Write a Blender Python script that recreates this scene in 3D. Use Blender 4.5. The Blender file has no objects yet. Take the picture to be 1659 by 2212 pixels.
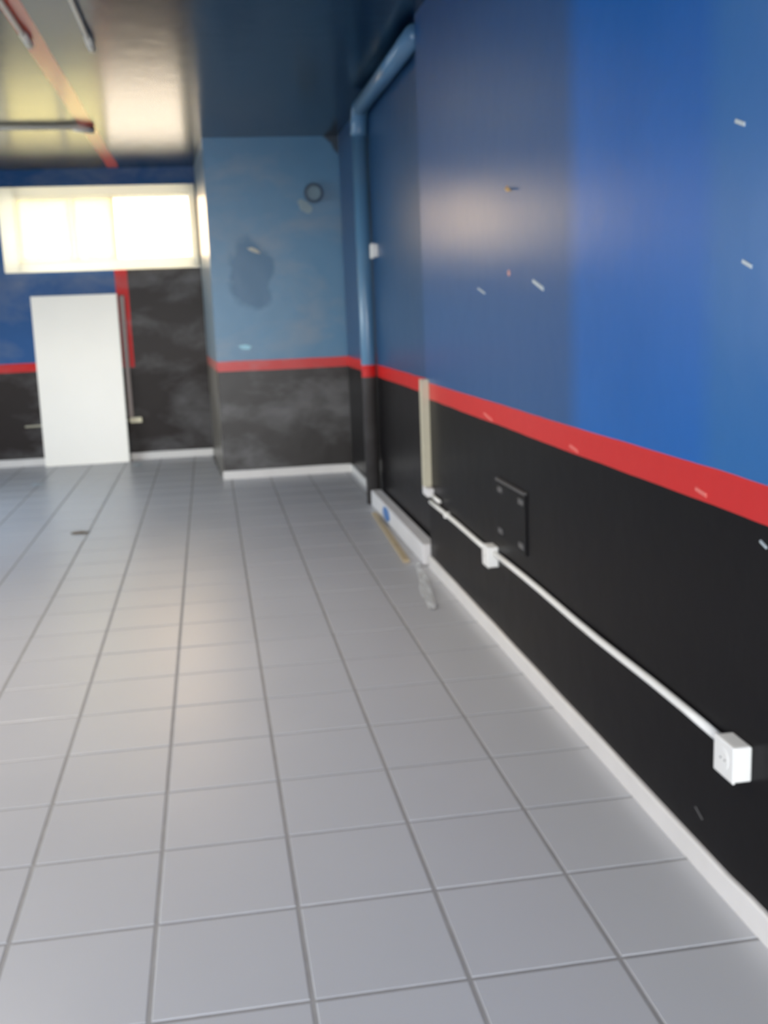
import bpy, bmesh, math, random
from mathutils import Matrix, Vector, noise
random.seed(7)
SC = bpy.context.scene
COL = SC.collection

# ------------------------------------------------------------------ camera
cam = bpy.data.cameras.new('camera'); camo = bpy.data.objects.new('camera', cam); COL.objects.link(camo)
cam.sensor_fit = 'VERTICAL'; cam.sensor_height = 36.0; cam.sensor_width = 27.0
cam.lens = 36.0 * 2278.41 / 2212.0
cam.clip_start = 0.02; cam.clip_end = 200
CR = Vector((0.98581013, -0.16331219, -0.03882673)); CU = Vector((0.06854887, 0.18051393, 0.98118081)); CF = Vector((0.15323002, 0.96991952, -0.18914733))
camo.matrix_world = Matrix(((CR.x, CU.x, -CF.x, 0), (CR.y, CU.y, -CF.y, 0), (CR.z, CU.z, -CF.z, 1.446257), (0, 0, 0, 1)))
cam.dof.use_dof = True; cam.dof.focus_distance = 0.6; cam.dof.aperture_fstop = 14   # the photograph is soft all over
SC.camera = camo

# ------------------------------------------------------------------ world
SC.view_settings.view_transform = 'Standard'; SC.view_settings.look = 'None'
SC.view_settings.gamma = 1.0; SC.view_settings.use_curve_mapping = False
SC.view_settings.exposure = 3.45
w = bpy.data.worlds.new('sky'); SC.world = w; w.use_nodes = True
nt = w.node_tree; nt.nodes.clear()
wo = nt.nodes.new('ShaderNodeOutputWorld'); bg = nt.nodes.new('ShaderNodeBackground')
tc = nt.nodes.new('ShaderNodeTexCoord'); sx = nt.nodes.new('ShaderNodeSeparateXYZ')
rp = nt.nodes.new('ShaderNodeValToRGB')
rp.color_ramp.elements[0].position = 0.0; rp.color_ramp.elements[0].color = (1.0, 0.97, 0.92, 1)
rp.color_ramp.elements[1].position = 0.7; rp.color_ramp.elements[1].color = (0.62, 0.78, 1.0, 1)
nt.links.new(tc.outputs['Generated'], sx.inputs[0]); nt.links.new(sx.outputs['Z'], rp.inputs[0])
nt.links.new(rp.outputs[0], bg.inputs[0]); bg.inputs[1].default_value = 1.6
nt.links.new(bg.outputs[0], wo.inputs[0])
SC.cycles.max_bounces = 10; SC.cycles.diffuse_bounces = 5; SC.cycles.glossy_bounces = 5
SC.cycles.transmission_bounces = 6; SC.cycles.transparent_max_bounces = 8
SC.cycles.use_denoising = True
SC.cycles.sample_clamp_indirect = 6.0
SC.cycles.caustics_reflective = False; SC.cycles.caustics_refractive = False

# daylight portals filling the building's openings (they only guide sky sampling, they give no light)
def portal(name, loc, rot, sx_, sy_):
    l = bpy.data.lights.new(name, 'AREA'); l.shape = 'RECTANGLE'; l.size = sx_; l.size_y = sy_
    l.cycles.is_portal = True
    o = bpy.data.objects.new(name, l); COL.objects.link(o); o.location = loc; o.rotation_euler = rot
    return o
PI = math.pi

# unseen fill lamps added on the ceiling to brighten floor and board
def fill_lamp(x, y, label, power, colour):
    t = bpy.data.objects.new('fill_lamp', None); COL.objects.link(t); t.location = (x, y, 2.92)
    t['label'] = label; t['category'] = 'fill lamp'
    l = bpy.data.lights.new('fill_light', 'AREA'); l.shape = 'RECTANGLE'; l.size = 0.10; l.size_y = 1.2
    l.energy = power; l.color = colour
    o = bpy.data.objects.new('fill_light', l); COL.objects.link(o); o.location = (0, 0, -0.075); o.parent = t
    me = bpy.data.meshes.new('fill_lamp_housing')
    vs = [(a * 0.06, b_ * 0.62, c) for c in (-0.07, -0.001) for a, b_ in ((-1, -1), (1, -1), (1, 1), (-1, 1))]
    me.from_pydata(vs, [], [(0, 3, 2, 1), (4, 5, 6, 7), (0, 1, 5, 4), (1, 2, 6, 5), (2, 3, 7, 6), (3, 0, 4, 7)])
    h = bpy.data.objects.new('fill_lamp_housing', me); COL.objects.link(h); h.parent = t
    me.materials.append(bpy.data.materials.get('white_plastic'))

# room numbers (metres; the camera stands at x=0, y=0)
XR, XF, YJ, YC, YB, H = 1.16, 1.22, 5.70, 9.45, 11.20, 2.92
XL, Y0 = -3.60, -3.0
portal('shopfront_daylight', (-1.15, Y0 - 0.05, 1.35), (PI / 2, 0, 0), 4.3, 2.6)

# ------------------------------------------------------------------ materials
def newmat(name):
    m = bpy.data.materials.new(name); m.use_nodes = True
    n = m.node_tree; b = n.nodes['Principled BSDF']
    return m, n, b
def N(n, t, **kw):
    x = n.nodes.new(t)
    for k, v in kw.items(): setattr(x, k, v)
    return x
def mth(n, op, a, b=None, c=None):
    x = N(n, 'ShaderNodeMath', operation=op)
    for i, v in enumerate((a, b, c)):
        if v is None: continue
        if isinstance(v, (int, float)): x.inputs[i].default_value = v
        else: n.links.new(v, x.inputs[i])
    return x.outputs[0]
def mix(n, f, a, b):
    x = N(n, 'ShaderNodeMix', data_type='RGBA')
    for i, v in ((0, f), (6, a), (7, b)):
        if isinstance(v, (int, float)): x.inputs[i].default_value = v
        elif isinstance(v, tuple): x.inputs[i].default_value = v + (1,) if len(v) == 3 else v
        else: n.links.new(v, x.inputs[i])
    return x.outputs[2]
def noisef(n, vec, scale, detail=3, rough=0.5, dist=0.0):
    x = N(n, 'ShaderNodeTexNoise'); x.inputs['Scale'].default_value = scale
    x.inputs['Detail'].default_value = detail; x.inputs['Roughness'].default_value = rough
    x.inputs['Distortion'].default_value = dist
    n.links.new(vec, x.inputs['Vector']); return x.outputs['Fac']
def pos(n):
    g = N(n, 'ShaderNodeNewGeometry'); s = N(n, 'ShaderNodeSeparateXYZ'); n.links.new(g.outputs['Position'], s.inputs[0])
    return g.outputs['Position'], s.outputs[0], s.outputs[1], s.outputs[2]
def bump(n, b, h, strength, dist):
    x = N(n, 'ShaderNodeBump'); x.inputs['Strength'].default_value = strength; x.inputs['Distance'].default_value = dist
    n.links.new(h, x.inputs['Height']); n.links.new(x.outputs[0], b.inputs['Normal'])
def ramp(n, v, lo, hi):
    x = N(n, 'ShaderNodeMapRange'); x.clamp = True
    n.links.new(v, x.inputs[0]); x.inputs[1].default_value = lo; x.inputs[2].default_value = hi
    return x.outputs[0]

def plain(name, col, rough=0.5, metal=0.0, nscale=30, namt=0.06, bstr=0.0, spec=0.5):
    m, n, b = newmat(name)
    p, x, y, z = pos(n)
    f = noisef(n, p, nscale, 3)
    dark = tuple(c * (1 - namt * 2) for c in col); lite = tuple(min(1, c * (1 + namt)) for c in col)
    n.links.new(mix(n, f, dark, lite), b.inputs['Base Color'])
    b.inputs['Roughness'].default_value = rough; b.inputs['Metallic'].default_value = metal
    b.inputs['Specular IOR Level'].default_value = spec
    if bstr: bump(n, b, noisef(n, p, nscale * 4, 2), bstr, 0.002)
    return m

BLUE = (0.006, 0.110, 0.40); RED = (0.56, 0.018, 0.018); BLACK = (0.007, 0.0065, 0.0075)
def band_paint(name, blue=BLUE, red=RED, black=BLACK, rough=0.32, wear=0.0, back=False, column=False, right=False, spec=0.11):
    """gloss enamel painted in three bands: black dado, red stripe, blue above"""
    m, n, b = newmat(name)
    p, x, y, z = pos(n)
    wob = mth(n, 'MULTIPLY', mth(n, 'SUBTRACT', noisef(n, p, 1.7, 3), 0.5), 0.014)
    zz = mth(n, 'ADD', z, wob)
    up = mth(n, 'GREATER_THAN', zz, 1.043); low = mth(n, 'LESS_THAN', zz, 0.955)
    big = noisef(n, p, 1.3, 4, 0.6, 0.3)
    blue2 = mix(n, big, tuple(c * 0.82 for c in blue), tuple(c * 1.15 for c in blue))
    if right:
        # blue turns greyer at the far end and slightly teal at the near end
        blue2 = mix(n, ramp(n, mth(n, 'ADD', y, wob), 3.22, 3.38), blue2, (0.020, 0.082, 0.23))
        blue2 = mix(n, ramp(n, mth(n, 'ADD', y, wob), 2.42, 2.30), blue2, (0.016, 0.125, 0.36))
    c = mix(n, up, red, blue2); c = mix(n, low, c, black)
    if back:
        xs = mth(n, 'ADD', x, wob)
        onv = mth(n, 'MULTIPLY', mth(n, 'GREATER_THAN', xs, -0.885), mth(n, 'GREATER_THAN', zz, 0.955))
        c = mix(n, onv, c, red)
        blk = mth(n, 'GREATER_THAN', xs, -0.762)
        c = mix(n, mth(n, 'MULTIPLY', blk, mth(n, 'LESS_THAN', z, 2.6)), c, black)
        top = mth(n, 'MULTIPLY', mth(n, 'GREATER_THAN', z, 2.6), mth(n, 'LESS_THAN', x, 10.0))
        c = mix(n, mth(n, 'GREATER_THAN', z, 2.6), c, tuple(q * 0.8 for q in blue))
    if wear:
        # dull chalky scuffs in the gloss
        mp = N(n, 'ShaderNodeMapping'); n.links.new(p, mp.inputs[0])
        mp.inputs['Rotation'].default_value = (0, 0.75, 0); mp.inputs['Scale'].default_value = (1.0, 1, 1.9)
        sc = ramp(n, noisef(n, mp.outputs[0], 1.5, 6, 0.6, 0.3), 0.47, 0.74)
        sc = mth(n, 'MULTIPLY', sc, wear)
        c = mix(n, sc, c, (0.30, 0.30, 0.31))
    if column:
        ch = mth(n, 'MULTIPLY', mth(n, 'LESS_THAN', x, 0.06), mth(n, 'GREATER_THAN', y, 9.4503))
        c = mix(n, mth(n, 'MULTIPLY', ch, 0.35), c, (0.42, 0.38, 0.32))  # sheen of window light on the left cheek, mixed in as a paler tint
        # darker ragged top corner behind the pipe bend
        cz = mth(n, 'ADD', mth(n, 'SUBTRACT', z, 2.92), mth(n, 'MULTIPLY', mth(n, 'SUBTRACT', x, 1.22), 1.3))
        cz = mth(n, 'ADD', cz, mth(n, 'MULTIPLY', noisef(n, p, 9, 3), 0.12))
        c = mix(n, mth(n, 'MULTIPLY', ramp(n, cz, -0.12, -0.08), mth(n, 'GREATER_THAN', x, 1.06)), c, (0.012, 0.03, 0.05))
        # repainted darker patch, and the scraped ring round it
        nx = mth(n, 'ADD', x, mth(n, 'MULTIPLY', mth(n, 'SUBTRACT', noisef(n, p, 5.0, 3), 0.5), 0.22))
        nz = mth(n, 'ADD', z, mth(n, 'MULTIPLY', mth(n, 'SUBTRACT', noisef(n, p, 3.7, 3), 0.5), 0.26))
        dx = mth(n, 'DIVIDE', mth(n, 'SUBTRACT', nx, 0.40), 0.20); dz = mth(n, 'DIVIDE', mth(n, 'SUBTRACT', nz, 1.78), 0.31)
        d = mth(n, 'SQRT', mth(n, 'ADD', mth(n, 'MULTIPLY', dx, dx), mth(n, 'MULTIPLY', dz, dz)))
        c = mix(n, mth(n, 'SUBTRACT', 1.0, ramp(n, d, 0.85, 1.05)), c, (0.022, 0.12, 0.235))
    n.links.new(c, b.inputs['Base Color'])
    r = mth(n, 'ADD', rough, mth(n, 'MULTIPLY', mth(n, 'SUBTRACT', big, 0.5), 0.05))
    n.links.new(r, b.inputs['Roughness'])
    n.links.new(mth(n, 'SUBTRACT', spec, mth(n, 'MULTIPLY', low, spec * (0.75 if right else 0.3))), b.inputs['Specular IOR Level'])
    hgt = mth(n, 'ADD', mth(n, 'MULTIPLY', noisef(n, p, 7, 3), 1.0), mth(n, 'MULTIPLY', noisef(n, p, 120, 2), 0.015 if right else 0.05))
    bump(n, b, hgt, 0.22 if right else 0.35, 0.006)
    return m

M_right = band_paint('gloss_wall_paint_right', rough=0.305, spec=0.22, right=True)
M_recess = band_paint('gloss_wall_paint_recess', blue=(0.022, 0.070, 0.165), rough=0.31, spec=0.15)  # same paint as the right wall; its sheen is put into a greyer blue
M_left = band_paint('gloss_wall_paint_left', rough=0.35)
M_back = band_paint('gloss_wall_paint_back', blue=(0.022, 0.092, 0.26), black=(0.030, 0.025, 0.024), rough=0.36, wear=0.35, back=True)
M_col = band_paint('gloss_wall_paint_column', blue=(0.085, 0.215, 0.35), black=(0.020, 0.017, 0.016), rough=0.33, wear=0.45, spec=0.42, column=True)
M_pipe = band_paint('gloss_pipe_paint', blue=(0.09, 0.21, 0.35), black=(0.05, 0.046, 0.046), rough=0.31, wear=0.12, spec=0.6)

def ceiling_mat():
    m, n, b = newmat('gloss_ceiling_paint')
    p, x, y, z = pos(n)
    wob = mth(n, 'MULTIPLY', mth(n, 'SUBTRACT', noisef(n, p, 1.5, 3), 0.5), 0.02)
    xs = mth(n, 'ADD', x, wob)
    st = mth(n, 'MULTIPLY', mth(n, 'GREATER_THAN', xs, -0.865), mth(n, 'LESS_THAN', xs, -0.755))
    c = mix(n, mth(n, 'GREATER_THAN', xs, -0.8), (0.075, 0.06, 0.02), (0.002, 0.017, 0.043))
    c = mix(n, st, c, (0.62, 0.09, 0.04))
    n.links.new(c, b.inputs['Base Color'])
    b.inputs['Roughness'].default_value = 0.20; b.inputs['Specular IOR Level'].default_value = 0.52
    bump(n, b, noisef(n, p, 6, 3), 0.25, 0.006)
    return m
M_ceil = ceiling_mat()

def tile_mat():
    m, n, b = newmat('grey_floor_tile')
    p, x, y, z = pos(n)
    oi = N(n, 'ShaderNodeObjectInfo')
    f = noisef(n, p, 1.1, 4, 0.55)
    g = noisef(n, p, 260, 2)
    c = mix(n, f, (0.40, 0.405, 0.425), (0.46, 0.465, 0.485))
    c = mix(n, mth(n, 'MULTIPLY', oi.outputs['Random'], 0.3), c, (0.385, 0.388, 0.405))
    c = mix(n, mth(n, 'MULTIPLY', g, 0.16), c, (0.30, 0.30, 0.31))
    n.links.new(c, b.inputs['Base Color'])
    r = mth(n, 'ADD', 0.285, mth(n, 'MULTIPLY', f, 0.10)); n.links.new(r, b.inputs['Roughness'])
    b.inputs['Specular IOR Level'].default_value = 0.42
    bump(n, b, noisef(n, p, 9, 3), 0.12, 0.004)
    return m
M_tile = tile_mat()
M_grout = plain('grout', (0.27, 0.265, 0.265), 0.6, nscale=14, namt=0.12)
M_skirt = plain('skirting_white', (0.72, 0.70, 0.68), 0.35, nscale=8, namt=0.05)
M_white = plain('white_plastic', (0.78, 0.78, 0.76), 0.35, nscale=20, namt=0.02)
M_board = plain('white_melamine', (0.92, 0.89, 0.82), 0.30, nscale=3, namt=0.015)
M_edge = plain('board_edge', (0.70, 0.68, 0.62), 0.5)
M_cream = plain('cream_trunking', (0.50, 0.47, 0.36), 0.45, nscale=15, namt=0.05)
M_dark = plain('dark_slot', (0.02, 0.02, 0.02), 0.6)
M_blackpl = plain('black_painted_metal', (0.009, 0.0085, 0.0095), 0.40, nscale=10, namt=0.2, spec=0.08)
M_steel = plain('dull_steel', (0.45, 0.45, 0.44), 0.4, metal=0.8)
M_brass = plain('brass', (0.75, 0.50, 0.18), 0.35, metal=0.9)
M_wood = plain('pale_wood', (0.42, 0.33, 0.20), 0.55, nscale=20, namt=0.18)
M_paper = plain('white_card', (0.66, 0.65, 0.66), 0.5, nscale=5, namt=0.06)
M_bluest = plain('blue_sticker', (0.06, 0.20, 0.50), 0.35)
M_wallm = plain('painted_render', (0.45, 0.44, 0.42), 0.8)
M_ground = plain('concrete_ground', (0.42, 0.41, 0.39), 0.9, nscale=2, namt=0.1)
M_leaf = plain('dry_leaf', (0.16, 0.12, 0.08), 0.7)
M_pinkplug = plain('pink_filler', (0.55, 0.30, 0.26), 0.6)
M_grey_wear_highlight = plain('grey_wear_highlight', (0.10, 0.098, 0.10), 0.45, spec=0.2)

def translucent(name, col, tr, rough=0.4, amount=0.6):
    m, n, b = newmat(name)
    out = n.nodes['Material Output']
    t = N(n, 'ShaderNodeBsdfTranslucent'); t.inputs[0].default_value = tr + (1,)
    b.inputs['Base Color'].default_value = col + (1,); b.inputs['Roughness'].default_value = rough
    p, x, y, z = pos(n)
    f = mth(n, 'ADD', amount - 0.05, mth(n, 'MULTIPLY', noisef(n, p, 6, 3), 0.1))
    mx = N(n, 'ShaderNodeMixShader'); n.links.new(f, mx.inputs[0]); n.links.new(b.outputs[0], mx.inputs[1]); n.links.new(t.outputs[0], mx.inputs[2])
    n.links.new(mx.outputs[0], out.inputs[0])
    return m
M_frost = translucent('frosted_yellow_glass', (0.8, 0.78, 0.62), (0.62, 0.55, 0.36), 0.25, 0.9)
M_cond = plain('cream_conduit', (0.88, 0.82, 0.68), 0.6)
M_upvc = translucent('window_frame_plastic', (0.86, 0.83, 0.74), (1.0, 0.92, 0.74), 0.3, 0.45)
def clear_mat(name, tint=(0.96, 0.98, 0.97), fac=0.08, rough=0.02):
    m, n, b = newmat(name)
    out = n.nodes['Material Output']
    t = N(n, 'ShaderNodeBsdfTransparent'); t.inputs[0].default_value = tint + (1,)
    g = N(n, 'ShaderNodeBsdfGlossy'); g.inputs['Roughness'].default_value = rough
    p, x, y, z = pos(n)
    f = mth(n, 'ADD', fac * 0.8, mth(n, 'MULTIPLY', noisef(n, p, 8, 3), fac * 0.4))
    mx = N(n, 'ShaderNodeMixShader'); n.links.new(f, mx.inputs[0]); n.links.new(t.outputs[0], mx.inputs[1]); n.links.new(g.outputs[0], mx.inputs[2])
    n.links.new(mx.outputs[0], out.inputs[0])
    return m
M_glass = clear_mat('clear_glass')
M_film = clear_mat('clear_plastic_film', (0.99, 0.99, 0.99), 0.42, 0.9)
M_glass_back = clear_mat('warm_tint_glass', (0.86, 0.73, 0.58))  # warmth of the window light is put into the pane's tint

# ------------------------------------------------------------------ mesh helpers
def obj(name, bm, mat, parent=None, smooth=False, bevel=0.0, seg=2):
    me = bpy.data.meshes.new(name)
    bmesh.ops.recalc_face_normals(bm, faces=bm.faces)
    bm.to_mesh(me); bm.free()
    for mt in (mat if isinstance(mat, (list, tuple)) else [mat]): me.materials.append(mt)
    o = bpy.data.objects.new(name, me); COL.objects.link(o)
    if smooth:
        for p in me.polygons: p.use_smooth = True
    if parent is not None:
        o.parent = parent
        o.matrix_parent_inverse = Matrix.Translation(-Vector(parent.location)) if parent.type == 'EMPTY' else Matrix.Identity(4)
    if bevel:
        bv = o.modifiers.new('bevel', 'BEVEL'); bv.width = bevel; bv.segments = seg; bv.limit_method = 'ANGLE'; bv.angle_limit = 0.6
    return o
def box(bm, x0, x1, y0, y1, z0, z1):
    vs = [bm.verts.new((x, y, z)) for z in (z0, z1) for x, y in ((x0, y0), (x1, y0), (x1, y1), (x0, y1))]
    for f in ((0, 3, 2, 1), (4, 5, 6, 7), (0, 1, 5, 4), (1, 2, 6, 5), (2, 3, 7, 6), (3, 0, 4, 7)):
        bm.faces.new([vs[i] for i in f])
    return vs
def bx(*a):
    bm = bmesh.new(); box(bm, *a); return bm
def boxes(lst):
    bm = bmesh.new()
    for a in lst: box(bm, *a)
    return bm
def prism(poly, z0, z1):
    bm = bmesh.new()
    lo = [bm.verts.new((x, y, z0)) for x, y in poly]; hi = [bm.verts.new((x, y, z1)) for x, y in poly]
    bm.faces.new(lo[::-1]); bm.faces.new(hi)
    for i in range(len(poly)):
        j = (i + 1) % len(poly); bm.faces.new((lo[i], lo[j], hi[j], hi[i]))
    return bm
def tube(bm, pts, r, n=16, cap=True):
    pts = [Vector(p) for p in pts]; rings = []
    up = Vector((0.123, 0.2, 1)).normalized()
    for i, p in enumerate(pts):
        d = (pts[min(i + 1, len(pts) - 1)] - pts[max(i - 1, 0)]).normalized()
        a = d.cross(up)
        if a.length < 0.2: a = d.cross(Vector((1, 0, 0)))
        a.normalize(); b = d.cross(a).normalized(); up = a.cross(d).normalized()
        rr = r[i] if isinstance(r, (list, tuple)) else r
        rings.append([bm.verts.new(p + a * math.cos(t * 2 * PI / n) * rr + b * math.sin(t * 2 * PI / n) * rr) for t in range(n)])
    for q, s in zip(rings, rings[1:]):
        for k in range(n): bm.faces.new((q[k], q[(k + 1) % n], s[(k + 1) % n], s[k]))
    if cap: bm.faces.new(rings[0][::-1]); bm.faces.new(rings[-1])
    return bm
def tb(pts, r, n=16): return tube(bmesh.new(), pts, r, n)
def disc_x(x0, x1, y, z, r, n=20, ry=None):
    bm = bmesh.new(); tube(bm, [(x0, y, z), (x1, y, z)], r, n); return bm
def struct(o): o['kind'] = 'structure'; return o
def thing(name, label, cat, loc, group=None):
    o = bpy.data.objects.new(name, None); COL.objects.link(o); o.location = loc; o.empty_display_size = 0.05
    o['label'] = label; o['category'] = cat
    if group: o['group'] = group
    return o
def tag(o, label, cat, group=None):
    o['label'] = label; o['category'] = cat
    if group: o['group'] = group
    return o

# ------------------------------------------------------------------ structure
GZ = -0.0022
floor = struct(obj('floor', bx(XL, XF + 0.2, Y0, YB + 0.02, -0.12, GZ), M_grout))
PX, PY, TX0, TY0, G = 0.345, 0.367667, -0.565563, 2.391740, 0.0058
def clip_poly(poly, a, b, c):            # keep a*x+b*y<=c
    out = []
    for i in range(len(poly)):
        p, q = poly[i], poly[(i + 1) % len(poly)]
        dp, dq = a * p[0] + b * p[1] - c, a * q[0] + b * q[1] - c
        if dp <= 0: out.append(p)
        if (dp < 0 < dq) or (dq < 0 < dp):
            t = dp / (dp - dq); out.append((p[0] + t * (q[0] - p[0]), p[1] + t * (q[1] - p[1])))
    return out
def tile_bm(bm, poly, dz=0.0):
    cx_ = sum(p[0] for p in poly) / len(poly); cy_ = sum(p[1] for p in poly) / len(poly)
    def ins(p, d):
        l = math.hypot(p[0] - cx_, p[1] - cy_); k = max(0.0, (l - d) / l); return (cx_ + (p[0] - cx_) * k, cy_ + (p[1] - cy_) * k)
    lv = []
    for d, z in ((0, GZ - 0.001), (0, -0.0009 + dz), (0.0020, 0.0 + dz)):
        lv.append([bm.verts.new((*ins(p, d), z)) for p in poly])
    for q, s in zip(lv, lv[1:]):
        for k in range(len(poly)):
            j = (k + 1) % len(poly); bm.faces.new((q[k], q[j], s[j], s[k]))
    bm.faces.new(lv[-1])
def project(X):
    v = Vector(X) - Vector((0, 0, 1.446257)); d = v.dot(CF)
    if d < 0.1: return None
    return 829.5 + 2278.41 * v.dot(CR) / d, 1106 - 2278.41 * v.dot(CU) / d
full_mesh = None; rest = bmesh.new(); ntile = 0
EX0, EX1 = XL + 0.003, XR - 0.001
for k in range(-15, 24):
    for i in range(-9, 6):
        x0, x1 = TX0 + i * PX, TX0 + (i + 1) * PX; y0, y1 = TY0 + k * PY, TY0 + (k + 1) * PY
        g2 = G
        poly = [(x0 + g2, y0 + g2), (x1 - g2, y0 + g2), (x1 - g2, y1 - g2), (x0 + g2, y1 - g2)]
        lim = XR if (y0 < YJ) else XF
        q = clip_poly(poly, -1, 0, -EX0); q = clip_poly(q, 1, 0, lim - 0.001) if q else q
        if q: q = clip_poly(q, 0, 1, YB - 0.002)
        if q: q = clip_poly(q, 0, -1, -(Y0 + 0.003))
        notch = None
        if q and y1 > YC and x1 > -0.03:
            if x0 < 0.06 and y0 < YC: notch = clip_poly(clip_poly(q, 1, 0, 0.055), 0, -1, -YC)
            if x0 >= 0.06: q = clip_poly(q, 0, 1, YC - 0.001)
            elif y0 > YC: q = clip_poly(q, 1, 0, 0.055 - (y1 - YC) * 0.0485)
            else: q = clip_poly(q, 0, 1, YC - 0.001)
        if q and i == 5 and y0 < YJ < y1: q = clip_poly(q, 1, 0, XR - 0.001)
        if not q or len(q) < 3: continue
        ar = (max(p[0] for p in q) - min(p[0] for p in q)) * (max(p[1] for p in q) - min(p[1] for p in q))
        if ar < 0.0015: continue
        whole = len(q) == 4 and all(abs(a - b) < 1e-9 for p, r in zip(q, poly) for a, b in zip(p, r))
        c = project(((x0 + x1) / 2, (y0 + y1) / 2, 0)); vis = c is not None and -120 < c[0] < 1780 and c[1] < 2420
        if vis and ntile < 298:
            ntile += 1
            if whole:
                if full_mesh is None:
                    bm = bmesh.new(); h0, h1 = PX / 2 - G, PY / 2 - G
                    tile_bm(bm, [(-h0, -h1), (h0, -h1), (h0, h1), (-h0, h1)])
                    t = obj('tile', bm, M_tile, floor); full_mesh = t.data
                else:
                    t = bpy.data.objects.new('tile', full_mesh); COL.objects.link(t); t.parent = floor
                t.location = ((x0 + x1) / 2, (y0 + y1) / 2, random.uniform(-0.0006, 0.0006))
                t.rotation_euler = (random.uniform(-1, 1) * 0.0011, random.uniform(-1, 1) * 0.0011, 0)
            else:
                bm = bmesh.new()
                if notch and len(notch) > 2:      # tile cut round the column's corner
                    q = [(x0 + g2, y0 + g2), (x1 - g2, y0 + g2), (x1 - g2, YC - 0.001), (0.055, YC - 0.001), (0.05, y1 - g2), (x0 + g2, y1 - g2)]
                tile_bm(bm, q); obj('tile', bm, M_tile, floor)
        else: tile_bm(rest, q)
o = obj('floor_tiling', rest, M_tile, floor); o['kind'] = 'stuff'

struct(obj('ceiling', bx(XL - 0.15, XF + 0.4, Y0 - 0.2, YB + 0.25, H, H + 0.15), M_ceil))
wr = struct(obj('wall_right', prism([(XR, Y0), (XR + 0.3, Y0), (XR + 0.3, YJ), (XR, YJ)], -0.12, H + 0.001), M_right))
struct(obj('wall_recess', prism([(XF, YJ), (XR + 0.3, YJ), (XR + 0.3, YB + 0.2), (XF, YB + 0.2)], -0.12, H + 0.001), M_recess))
# column in the far right corner (its left cheek is slightly out of square)
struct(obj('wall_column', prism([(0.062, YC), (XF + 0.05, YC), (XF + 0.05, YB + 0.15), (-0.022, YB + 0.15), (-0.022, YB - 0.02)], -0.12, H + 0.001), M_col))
# back wall around the window
WX0, WX1, WZ0, WZ1 = -1.935, -0.035, 1.935, 2.75
YT = YB + 0.2
struct(obj('wall_back', boxes([(XL - 0.15, WX0, YB, YT, -0.12, H + 0.001), (WX1, 0.3, YB, YT, -0.12, H + 0.001),
                               (WX0, WX1, YB, YT, -0.12, WZ0), (WX0, WX1, YB, YT, WZ1, H + 0.001)]), M_back))
# left wall (unseen), with a window opening added to light the room
LY = [(6.4, 9.2)]; LZ = (0.9, 2.5)
segs = []; ycur = Y0 - 0.2
for a, b_ in LY:
    segs.append((XL - 0.2, XL, ycur, a, -0.12, H + 0.001)); segs.append((XL - 0.2, XL, a, b_, -0.12, LZ[0])); segs.append((XL - 0.2, XL, a, b_, LZ[1], H + 0.001)); ycur = b_
segs.append((XL - 0.2, XL, ycur, YT, -0.12, H + 0.001))
struct(obj('wall_left', boxes(segs), M_left))
for a, b_ in LY: portal('fill_window_daylight', (XL - 0.1, (a + b_) / 2, sum(LZ) / 2), (0, -PI / 2, 0), LZ[1] - LZ[0], b_ - a)
def fill_window(name, a, b_):
    fr = boxes([(XL - 0.14, XL - 0.08, a, b_, LZ[0], LZ[0] + 0.06), (XL - 0.14, XL - 0.08, a, b_, LZ[1] - 0.06, LZ[1]),
                (XL - 0.14, XL - 0.08, a, a + 0.06, LZ[0], LZ[1]), (XL - 0.14, XL - 0.08, b_ - 0.06, b_, LZ[0], LZ[1]),
                (XL - 0.14, XL - 0.08, (a + b_) / 2 - 0.03, (a + b_) / 2 + 0.03, LZ[0], LZ[1])])
    f = struct(obj(name, fr, M_white)); obj('pane', bx(XL - 0.115, XL - 0.109, a + 0.06, b_ - 0.06, LZ[0] + 0.06, LZ[1] - 0.06), M_glass, f)
fill_window('window_fill', *LY[0])
# shopfront behind the camera
struct(obj('wall_front', boxes([(XL - 0.15, -3.3, Y0 - 0.2, Y0, -0.12, H), (1.0, XR + 0.3, Y0 - 0.2, Y0, -0.12, H), (-3.3, 1.0, Y0 - 0.2, Y0, 2.65, H)]), M_wallm))
fr = struct(obj('door_1', boxes([(-3.3, -3.24, Y0 - 0.14, Y0 - 0.08, 0, 2.65), (0.94, 1.0, Y0 - 0.14, Y0 - 0.08, 0, 2.65), (-3.24, 0.94, Y0 - 0.14, Y0 - 0.08, 2.59, 2.65)]), M_steel))
struct(obj('ground', bx(-30, 30, -30, 40, -0.3, -0.125), M_ground))

# window in the back wall
win = struct(obj('window_1', boxes([
    (WX0, WX0 + 0.15, YB - 0.05, YB + 0.06, WZ0, WZ1), (WX1 - 0.05, WX1, YB - 0.05, YB + 0.06, WZ0, WZ1),
    (WX0 + 0.15, WX1 - 0.05, YB - 0.05, YB + 0.06, WZ1 - 0.095, WZ1), (WX0 + 0.15, WX1 - 0.05, YB - 0.05, YB + 0.06, WZ0, WZ0 + 0.095)]), M_upvc, bevel=0.008))
def sash(x0, x1, z0, z1, y, t, glass, nm='sash'):
    s = obj(nm, boxes([(x0, x0 + t, y, y + 0.03, z0, z1), (x1 - t, x1, y, y + 0.03, z0, z1), (x0 + t, x1 - t, y, y + 0.03, z0, z0 + t), (x0 + t, x1 - t, y, y + 0.03, z1 - t, z1)]), M_upvc, win, bevel=0.004)
    g = obj('pane', bx(x0 + t, x1 - t, y + 0.012, y + 0.018, z0 + t, z1 - t), glass, s)
    return s
ZA, ZB = WZ0 + 0.095, WZ1 - 0.095
sash(WX0 + 0.15, -1.255, ZA, ZB, YB - 0.02, 0.03, M_frost)
sash(-1.255, -0.835, ZA, ZB, YB - 0.02, 0.03, M_frost)
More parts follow.
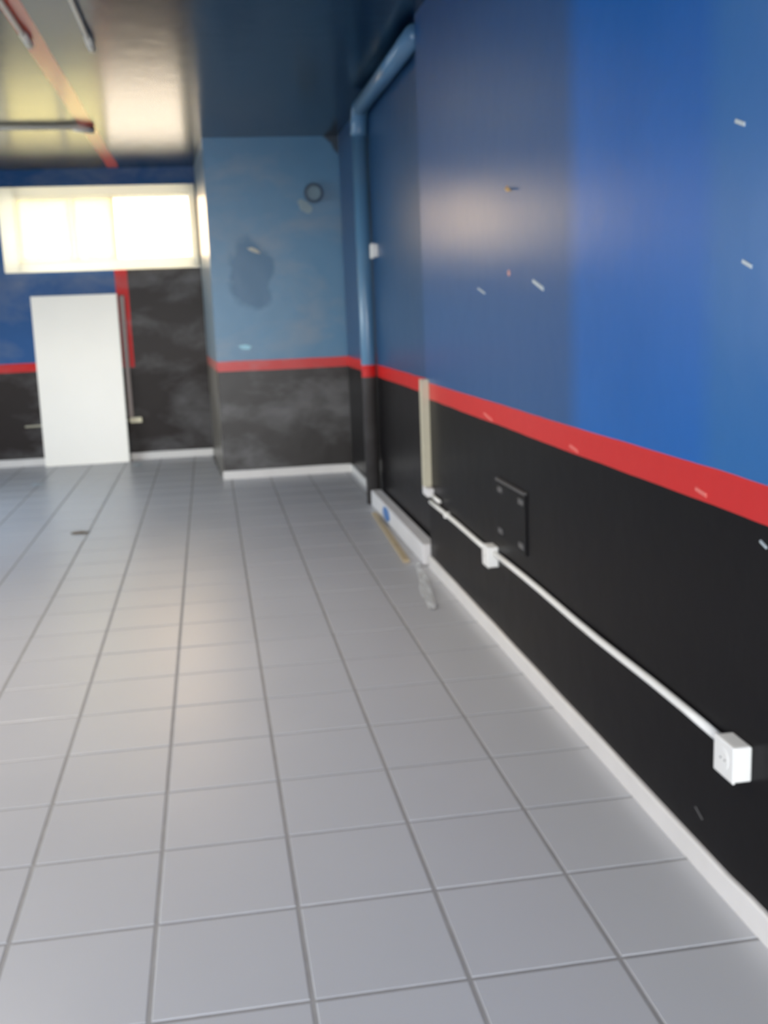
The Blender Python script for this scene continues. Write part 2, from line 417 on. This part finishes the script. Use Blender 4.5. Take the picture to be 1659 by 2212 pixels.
sash(-0.855, WX1 - 0.05, ZA, ZB, YB + 0.025, 0.022, M_glass_back)
portal('back_window_daylight', ((WX0 + WX1) / 2, YB + 0.12, (WZ0 + WZ1) / 2), (-PI / 2, 0, 0), WX1 - WX0, WZ1 - WZ0)

# skirtings
def skirt(name, a, b_, nrm, h=0.066, t=0.014, seed=0, jit=0.0022):
    """skirting from a to b, nrm points into the room; its top edge is a little uneven"""
    a, b_, nrm = Vector(a), Vector(b_), Vector(nrm)
    L = (b_ - a).length; n = max(1, int(L / 0.12)); bm = bmesh.new(); prev = None
    for i in range(n + 1):
        p = a + (b_ - a) * (i / n)
        h_ = h + jit * 2 * (noise.noise((i * 0.37, seed * 3.1, 0))) + (0.006 if (name == 'baseboard_right' and 40 < i < 43) else 0)
        t_ = t + jit * noise.noise((i * 0.23, seed, 5.0))
        ring = [bm.verts.new((p.x, p.y, 0.0005)), bm.verts.new((p.x + nrm.x * t_, p.y + nrm.y * t_, 0.0005)),
                bm.verts.new((p.x + nrm.x * t_, p.y + nrm.y * t_, h_ - 0.004)), bm.verts.new((p.x + nrm.x * (t_ - 0.004), p.y + nrm.y * (t_ - 0.004), h_)), bm.verts.new((p.x, p.y, h_))]
        if prev:
            for k in range(5): bm.faces.new((prev[k], prev[(k + 1) % 5], ring[(k + 1) % 5], ring[k]))
        else: bm.faces.new(ring)
        prev = ring
    bm.faces.new(prev[::-1])
    return struct(obj(name, bm, M_skirt))
skirt('baseboard_right', (XR, Y0, 0), (XR, YJ, 0), (-1, 0, 0), seed=1)
skirt('baseboard_recess', (XF, YJ, 0), (XF, YC, 0), (-1, 0, 0), seed=2)
skirt('baseboard_column', (0.05, YC, 0), (XF - 0.014, YC, 0), (0, -1, 0), h=0.075, t=0.016, seed=3)
skirt('baseboard_back', (XL, YB, 0), (-0.025, YB, 0), (0, -1, 0), h=0.075, t=0.016, seed=4)
skirt('baseboard_left', (XL, Y0, 0), (XL, YB - 0.016, 0), (1, 0, 0), seed=5)

# ------------------------------------------------------------------ drain pipe in the far right corner
PXc, PYc, PR = XF - 0.062, 7.79, 0.054
pipe = thing('drain_pipe', 'painted drain pipe in the far corner, blue above and dark below the red stripe', 'pipe', (PXc, PYc, 0))
obj('vertical_pipe', tb([(PXc, PYc, 0.001), (PXc, PYc, 2.66)], PR, 24), M_pipe, pipe, smooth=True)
arc = [(PXc, PYc - 0.14 * (1 - math.cos(t)), 2.66 + 0.17 * math.sin(t)) for t in [i * PI / 2 / 8 for i in range(9)]]
obj('elbow', tb(arc, PR + 0.006, 24), M_pipe, pipe, smooth=True)
obj('ceiling_run', tb([(PXc, PYc - 0.13, 2.83), (PXc, YJ + 0.003, 2.83)], PR, 24), M_pipe, pipe, smooth=True)

# small white junction box beside the pipe
jb = thing('junction_box', 'small white junction box on the blue wall just right of the vertical drain pipe', 'electrical box', (XF, 7.60, 1.85))
obj('box_body', bx(XF - 0.030, XF + 0.001, 7.53, 7.67, 1.805, 1.895), M_white, jb, bevel=0.005)
obj('cover', bx(XF - 0.036, XF - 0.030, 7.525, 7.675, 1.80, 1.90), M_white, jb, bevel=0.002)

# ------------------------------------------------------------------ white board leaning on the back wall
def lean_board():
    t = thing('board_panel', 'tall plain white board standing upright against the back wall under the window', 'board', (-1.28, 11.06, 0))
    x0, x1, zb, zt = -1.715, -0.880, 0.0015, 1.70
    yb, yt, th = 11.030, 11.135, 0.032
    def quad_slab(x0, x1, z0, z1, off0, off1):
        bm = bmesh.new(); vs = []
        for z in (z0, z1):
            f = (z - zb) / (zt - zb); y = yb + (yt - yb) * f
            for x, d in ((x0, off0), (x1, off0), (x1, off1), (x0, off1)): vs.append(bm.verts.new((x, y + d, z)))
        for f in ((0, 3, 2, 1), (4, 5, 6, 7), (0, 1, 5, 4), (1, 2, 6, 5), (2, 3, 7, 6), (3, 0, 4, 7)): bm.faces.new([vs[i] for i in f])
        return bm
    obj('slab', quad_slab(x0, x1, zb, zt, 0, th), M_board, t, bevel=0.003)
    obj('edge_band', quad_slab(x1, x1 + 0.004, zb, zt, 0.001, th - 0.001), M_edge, t)
lean_board()

# ------------------------------------------------------------------ round capped pipe stub on the column
st = thing('pipe_stub', 'round dark blue capped pipe stub high on the column', 'pipe', (0.985, YC, 2.45))
def ring_y(y0, y1, x, z, r0, r1, n=28):
    bm = bmesh.new(); R = []
    for y, r in ((y0, r0), (y0, r1), (y1, r1), (y1, r0)):
        R.append([bm.verts.new((x + r * math.cos(k * 2 * PI / n), y, z + r * math.sin(k * 2 * PI / n))) for k in range(n)])
    for a in range(4):
        q, s = R[a], R[(a + 1) % 4]
        for k in range(n): bm.faces.new((q[k], q[(k + 1) % n], s[(k + 1) % n], s[k]))
    return bm
M_stub = plain('dark_blue_paint', (0.012, 0.05, 0.10), 0.35)
M_stub2 = plain('chalky_blue_paint', (0.16, 0.25, 0.30), 0.4)
obj('collar', ring_y(YC - 0.045, YC + 0.001, 0.985, 2.45, 0.060, 0.085), M_stub, st, smooth=False, bevel=0.004)
obj('cap', tb([(0.985, YC - 0.028, 2.45), (0.985, YC + 0.001, 2.45)], 0.0585, 28), M_stub2, st)
bm = bmesh.new()
for k, (dx, dz, r) in enumerate(((0, 0, 0.045), (0.03, -0.025, 0.04), (-0.025, 0.03, 0.03))):
    tube(bm, [(0.90 + dx, YC - 0.004 - 0.001 * k, 2.345 + dz), (0.90 + dx, YC + 0.001, 2.345 + dz)], r, 14)
tag(obj('plaster_patch', bm, plain('pale_plaster', (0.26, 0.34, 0.37), 0.6)), 'pale lumpy plaster patch just below left of the round pipe stub', 'plaster patch')
# a curled paint flake above the repainted patch, and a pale blue mark low on the column
def flake(name, pts, y, mat, label, cat, th=0.004):
    bm = bmesh.new(); a = [bm.verts.new((x, y - d, z)) for x, z, d in pts]; b = [bm.verts.new((x, y - d + th, z)) for x, z, d in pts]
    bm.faces.new(a); bm.faces.new(b[::-1])
    for i in range(len(a)):
        j = (i + 1) % len(a); bm.faces.new((a[i], a[j], b[j], b[i]))
    return tag(obj(name, bm, mat), label, cat)
M_flake = plain('bare_plaster', (0.50, 0.48, 0.40), 0.6)
flake('paint_flake', [(0.385, 2.005, 0.004), (0.43, 2.01, 0.010), (0.475, 1.985, 0.016), (0.50, 1.955, 0.010), (0.455, 1.965, 0.006), (0.41, 1.985, 0.004)], YC, M_flake, 'small pale curled paint flake at mid height on the blue column', 'paint flake')
M_cy = plain('pale_blue', (0.22, 0.52, 0.66), 0.3)
flake('pale_mark', [(0.255, 1.175, 0.003), (0.32, 1.185, 0.004), (0.375, 1.165, 0.004), (0.35, 1.14, 0.004), (0.29, 1.145, 0.003)], YC, M_cy, 'pale sky-blue mark above the red stripe on the column', 'paint chip', 0.003)

# ------------------------------------------------------------------ trunking, conduit and boxes on the right wall
ZC = 0.405
tr = thing('cable_trunking', 'upright cream cable trunking on the right wall crossing the red stripe', 'trunking', (XR, 5.63, 0.47))
obj('channel', bx(XR - 0.036, XR + 0.001, 5.615, 5.675, 0.475, 1.062), M_cream, tr, bevel=0.003)
obj('lid', bx(XR - 0.041, XR - 0.036, 5.611, 5.679, 0.475, 1.062), M_cream, tr, bevel=0.0015)
te = thing('trunking_elbow', 'small pale grey angle fitting at the foot of the cream trunking', 'trunking', (XR, 5.6, 0.42))
obj('elbow_body', bx(XR - 0.040, XR + 0.001, 5.56, 5.685, 0.425, 0.473), M_paper, te, bevel=0.006)
obj('spigot', tb([(XR - 0.014, 5.562, 0.436), (XR - 0.014, 5.36, 0.434)], 0.010, 12), M_white, te, smooth=True)
def conduit(name, y0, y1, label, dz=0.0, clips=()):
    t = thing(name, label, 'conduit', (XR, y0, ZC))
    n = max(2, int(abs(y1 - y0) / 0.2))
    pts = [(XR - 0.0135 - 0.0012 * math.sin(i * 1.3), y0 + (y1 - y0) * i / n, ZC + dz + 0.003 * math.sin(i * 0.9)) for i in range(n + 1)]
    obj('tube', tb(pts, 0.0115, 14), M_white, t, smooth=True)
    for c in clips: obj('clip', bx(XR - 0.028, XR + 0.001, c - 0.012, c + 0.012, ZC + dz - 0.014, ZC + dz + 0.016), M_white, t, bevel=0.003)
    return t
conduit('conduit', 5.60, 4.355, 'thin white conduit running between the trunking foot and the farther outlet box', -0.012, (5.2,))
conduit('conduit', 4.255, 2.215, 'long thin white conduit running between the two outlet boxes on the right wall', -0.004, ())
def outlet(y, z, sy, sz, dp, label):
    t = thing('outlet_box', label, 'outlet', (XR, y, z), 'surface outlet boxes on the right wall')
    obj('box_body', bx(XR - dp, XR + 0.001, y - sy / 2, y + sy / 2, z - sz / 2, z + sz / 2), M_white, t, bevel=0.005)
    f = obj('faceplate', bx(XR - dp - 0.007, XR - dp, y - sy / 2 - 0.002, y + sy / 2 + 0.002, z - sz / 2 - 0.002, z + sz / 2 + 0.002), M_white, t, bevel=0.003)
    rb = bmesh.new(); tube(rb, [(XR - dp - 0.0085, y, z), (XR - dp - 0.006, y, z)], sz * 0.30, 20)
    s = obj('socket', rb, M_white, t)
    for d in (-1, 1):
        hb = bmesh.new(); tube(hb, [(XR - dp - 0.0088, y + d * sz * 0.12, z), (XR - dp - 0.007, y + d * sz * 0.12, z)], 0.0028, 10); obj('socket_hole', hb, M_dark, t)
outlet(4.305, 0.385, 0.095, 0.088, 0.040, 'farther small white outlet box on the black part of the right wall')
outlet(2.145, 0.390, 0.092, 0.086, 0.040, 'nearer large white outlet box low at the right edge of the picture')

# black painted cover plate with worn screw corners
cp = thing('cover_plate', 'black painted rectangular cover plate with worn corner tabs above the farther outlet box', 'cover plate', (XR, 4.04, 0.6))
obj('plate', bx(XR - 0.007, XR + 0.001, 3.835, 4.245, 0.485, 0.725), M_blackpl, cp, bevel=0.002)
obj('top_highlight', bx(XR - 0.013, XR + 0.001, 3.835, 4.245, 0.725, 0.733), M_grey_wear_highlight, cp)  # grey strip painted in for the highlight along the plate's top edge
for y in (4.19, 3.89):
    for z in (0.515, 0.69): obj('screw_tab', bx(XR - 0.0095, XR - 0.007, y - 0.032, y + 0.032, z - 0.011, z + 0.011), M_grey_wear_highlight, cp)

# wall plugs, nail and scraps of tape left in the right wall
def plug(y, z, r, mat, label, name='wall_plug', cat='wall plug', x=XR, dp=0.008):
    bm = bmesh.new(); tube(bm, [(x - dp, y, z), (x + 0.002, y, z)], [r * 0.85, r], 12)
    tag(obj(name, bm, mat), label, cat)
plug(4.024, 1.562, 0.013, M_pinkplug, 'round pinkish filler dot on the blue wall below the bent brass hook', 'filler_dot', 'filler', dp=0.004)
def tape(y, z, L, w_, ang, mat, label, name='tape_scrap', cat='tape', x=XR):
    bm = bmesh.new(); c, s = math.cos(ang), math.sin(ang); vs = []
    for xx in (x - 0.003, x + 0.001):
        for a, b_ in ((-L / 2, -w_ / 2), (L / 2, -w_ / 2 * 0.7), (L / 2 * 0.9, w_ / 2), (-L / 2 * 0.95, w_ / 2 * 0.8)):
            vs.append(bm.verts.new((xx, y + a * c - b_ * s, z + a * s + b_ * c)))
    for f in ((0, 1, 2, 3), (7, 6, 5, 4), (0, 4, 5, 1), (1, 5, 6, 2), (2, 6, 7, 3), (3, 7, 4, 0)): bm.faces.new([vs[i] for i in f])
    tag(obj(name, bm, mat), label, cat)
M_tp = plain('pale_tape', (0.45, 0.52, 0.56), 0.4); M_tr = plain('pink_scratch', (0.70, 0.16, 0.14), 0.45)
tape(3.66, 1.508, 0.13, 0.014, 0.25, M_tp, 'larger white mark below the bright sheen on the blue wall')
tape(4.45, 1.505, 0.12, 0.008, 0.2, M_tp, 'thin faint white mark left of the larger white mark on the blue wall')
tape(2.224, 1.809, 0.045, 0.010, 0.3, M_tp, 'upper pale tape scrap near the right edge of the blue wall')
tape(2.178, 1.511, 0.045, 0.009, 0.3, M_tp, 'lower pale tape scrap near the right edge of the blue wall')
tape(4.379, 0.975, 0.14, 0.012, 0.12, M_tr, 'pale scratch on the red stripe nearest the cream trunking', 'paint_scratch', 'scratch')
tape(3.295, 0.972, 0.08, 0.010, 0.12, M_tr, 'middle pale scratch low on the red stripe', 'paint_scratch', 'scratch')
tape(2.376, 0.978, 0.06, 0.010, 0.12, M_tr, 'pale scratch on the red stripe nearest the right edge', 'paint_scratch', 'scratch')
tape(2.075, 0.912, 0.030, 0.006, 0.3, M_tp, 'short white mark on the black wall at the right edge', 'paint_scratch', 'scratch')
tape(2.356, 0.145, 0.045, 0.0035, 0.35, M_grey_wear_highlight, 'thin grey scratch on the black wall above the skirting', 'paint_scratch', 'scratch')
hk = thing('wall_hook', 'small bent brass hook in the bright sheen of the blue wall', 'hook', (XR, 4.0, 1.868))
obj('shank', tb([(XR + 0.002, 4.03, 1.875), (XR - 0.010, 4.02, 1.874), (XR - 0.016, 3.98, 1.868), (XR - 0.014, 3.95, 1.862)], 0.004, 8), M_brass, hk, smooth=True)
obj('rosette', disc_x(XR - 0.003, XR + 0.001, 4.03, 1.875, 0.010, 14), M_brass, hk)

# ------------------------------------------------------------------ fittings on the back wall
bt = thing('wall_trunking', 'narrow upright grey trunking on the back wall right of the white board', 'trunking', (-0.835, YB, 0.45))
obj('channel', bx(-0.858, -0.812, YB - 0.022, YB + 0.001, 0.445, 1.68), plain('greyed_trunking', (0.26, 0.20, 0.18), 0.4), bt, bevel=0.003)
sb = thing('socket_box', 'small cream socket box at the foot of the trunking on the back wall', 'outlet', (-0.79, YB, 0.42))
obj('box_body', bx(-0.845, -0.735, YB - 0.04, YB + 0.001, 0.395, 0.443), M_cream, sb, bevel=0.005)
obj('cover', bx(-0.85, -0.73, YB - 0.046, YB - 0.04, 0.39, 0.445), plain('cream_plastic', (0.72, 0.66, 0.46), 0.35), sb, bevel=0.002)
tag(obj('wall_conduit', tb([(-1.90, YB - 0.012, 0.405), (-1.70, YB - 0.012, 0.408), (-0.846, YB - 0.012, 0.415)], 0.010, 10), M_cream, smooth=True), 'thin cream conduit running low behind the white board on the back wall', 'conduit')

fill_lamp(-1.3, 0.2, 'added white ceiling fill lamp above the camera', 4, (0.88, 0.95, 1.0))
fill_lamp(-1.3, 4.2, 'added white ceiling fill lamp just above the frame', 8, (1.0, 0.90, 0.78))

# ------------------------------------------------------------------ conduits on the ceiling
def ceil_conduit(pts, label, r=0.014, joint=None):
    t = thing('ceiling_conduit', label, 'conduit', pts[0])
    obj('tube', tb(pts, r, 12), M_cond, t, smooth=True)
    if joint: obj('end_coupler', tb(joint, r * 1.5, 12), M_cond, t, smooth=True)
ceil_conduit([(-3.5, 8.74, H - 0.017), (-0.86, 8.74, H - 0.017)], 'white conduit crossing the left of the ceiling from side to side', 0.020, [(-0.90, 8.74, H - 0.022), (-0.775, 8.86, H - 0.022)])
ceil_conduit([(-0.855, 2.0, H - 0.017), (-0.83, 6.20, H - 0.017)], 'pinkish white conduit on the ceiling beside the red stripe', 0.014, [(-0.83, 6.0, H - 0.02), (-0.83, 6.22, H - 0.02)])
ceil_conduit([(-0.515, 2.0, H - 0.017), (-0.515, 6.28, H - 0.017)], 'white conduit ending on the dark ceiling right of the red stripe', 0.014, [(-0.515, 6.06, H - 0.02), (-0.515, 6.30, H - 0.02)])

# ------------------------------------------------------------------ things lying at the foot of the recessed wall
ct = thing('carton', 'long flat white carton with a round blue sticker lying along the right wall', 'box', (1.17, 5.8, 0))
CX0, CX1, CY0, CY1, CZ = 1.125, XF - 0.016, 5.76, 7.70, 0.118
obj('carton_body', bx(CX0, CX1, CY0, CY1, 0.001, CZ), M_paper, ct, bevel=0.006)
obj('end_flap', bx(CX0 + 0.004, CX1 - 0.004, CY0 - 0.004, CY0 - 0.0005, 0.004, CZ - 0.006), M_paper, ct)
bm = bmesh.new()
n = 24; r0 = [bm.verts.new((CX0 - 0.0008, 7.02 + 0.14 * math.cos(k * 2 * PI / n), 0.062 + 0.046 * math.sin(k * 2 * PI / n))) for k in range(n)]
r1 = [bm.verts.new((CX0 - 0.0025, v.co.y, v.co.z)) for v in r0]
bm.faces.new(r1); bm.faces.new(r0[::-1])
for k in range(n): bm.faces.new((r0[k], r0[(k + 1) % n], r1[(k + 1) % n], r1[k]))
obj('blue_sticker', bm, M_bluest, ct)
bm = bmesh.new(); v = box(bm, 1.026, 1.062, 5.84, 7.35, 0.0012, 0.018)
for q in v:
    if q.co.y > 6: q.co.x += 0.05
tag(obj('wood_batten', bm, M_wood, bevel=0.002), 'thin pale wooden batten lying on the floor beside the white carton', 'batten')
bm = bmesh.new(); nx_, ny_ = 7, 40; gv = []
for j in range(ny_ + 1):
    row = []
    for i in range(nx_ + 1):
        y = 4.85 + 0.95 * j / ny_; wv = 0.075 * (0.5 + 0.5 * math.sin(PI * min(1, (j + 2) / ny_ * 1.2)))
        x = 0.985 + 0.115 * j / ny_ + 0.004 * math.sin(j * 0.33) + (i / nx_ - 0.5) * wv * 0.8
        zz = 0.004 + 0.018 * abs(noise.noise((x * 30, y * 6, 0)))
        row.append(bm.verts.new((x, y, zz)))
    gv.append(row)
for j in range(ny_):
    for i in range(nx_): bm.faces.new((gv[j][i], gv[j][i + 1], gv[j + 1][i + 1], gv[j + 1][i]))
fo = obj('plastic_film', bm, M_film, smooth=True); sm = fo.modifiers.new('s', 'SOLIDIFY'); sm.thickness = 0.0006
tag(fo, 'crumpled strip of clear plastic film on the floor beside the carton', 'plastic film')

# litter on the far floor
def scrap(x, y, r, mat, label, name='paper_scrap', cat='litter', sq=0.5):
    bm = bmesh.new(); n = 9; a = []; b_ = []
    for k in range(n):
        rr = r * (0.75 + 0.5 * random.random()); t = k * 2 * PI / n
        px, py = x + rr * math.cos(t), y + rr * math.sin(t) * sq; zz = 0.002 + 0.006 * random.random()
        a.append(bm.verts.new((px, py, zz + 0.0015))); b_.append(bm.verts.new((px, py, zz)))
    ca = bm.verts.new((x, y, 0.010)); cb = bm.verts.new((x, y, 0.0085))
    for k in range(n):
        j = (k + 1) % n; bm.faces.new((a[k], a[j], ca)); bm.faces.new((b_[j], b_[k], cb)); bm.faces.new((a[k], b_[k], b_[j], a[j]))
    tag(obj(name, bm, mat), label, cat)
scrap(-1.617, 9.82, 0.055, M_tp, 'small pale paper scrap on the floor left of the white board', sq=1.2)
scrap(-0.78, 10.78, 0.045, M_tp, 'small pale paper scrap on the floor by the right foot of the white board', sq=1.2)
scrap(-0.97, 7.41, 0.060, M_leaf, 'brown dry leaf on the floor in front of the white board', 'dry_leaf', 'leaf', 0.8)
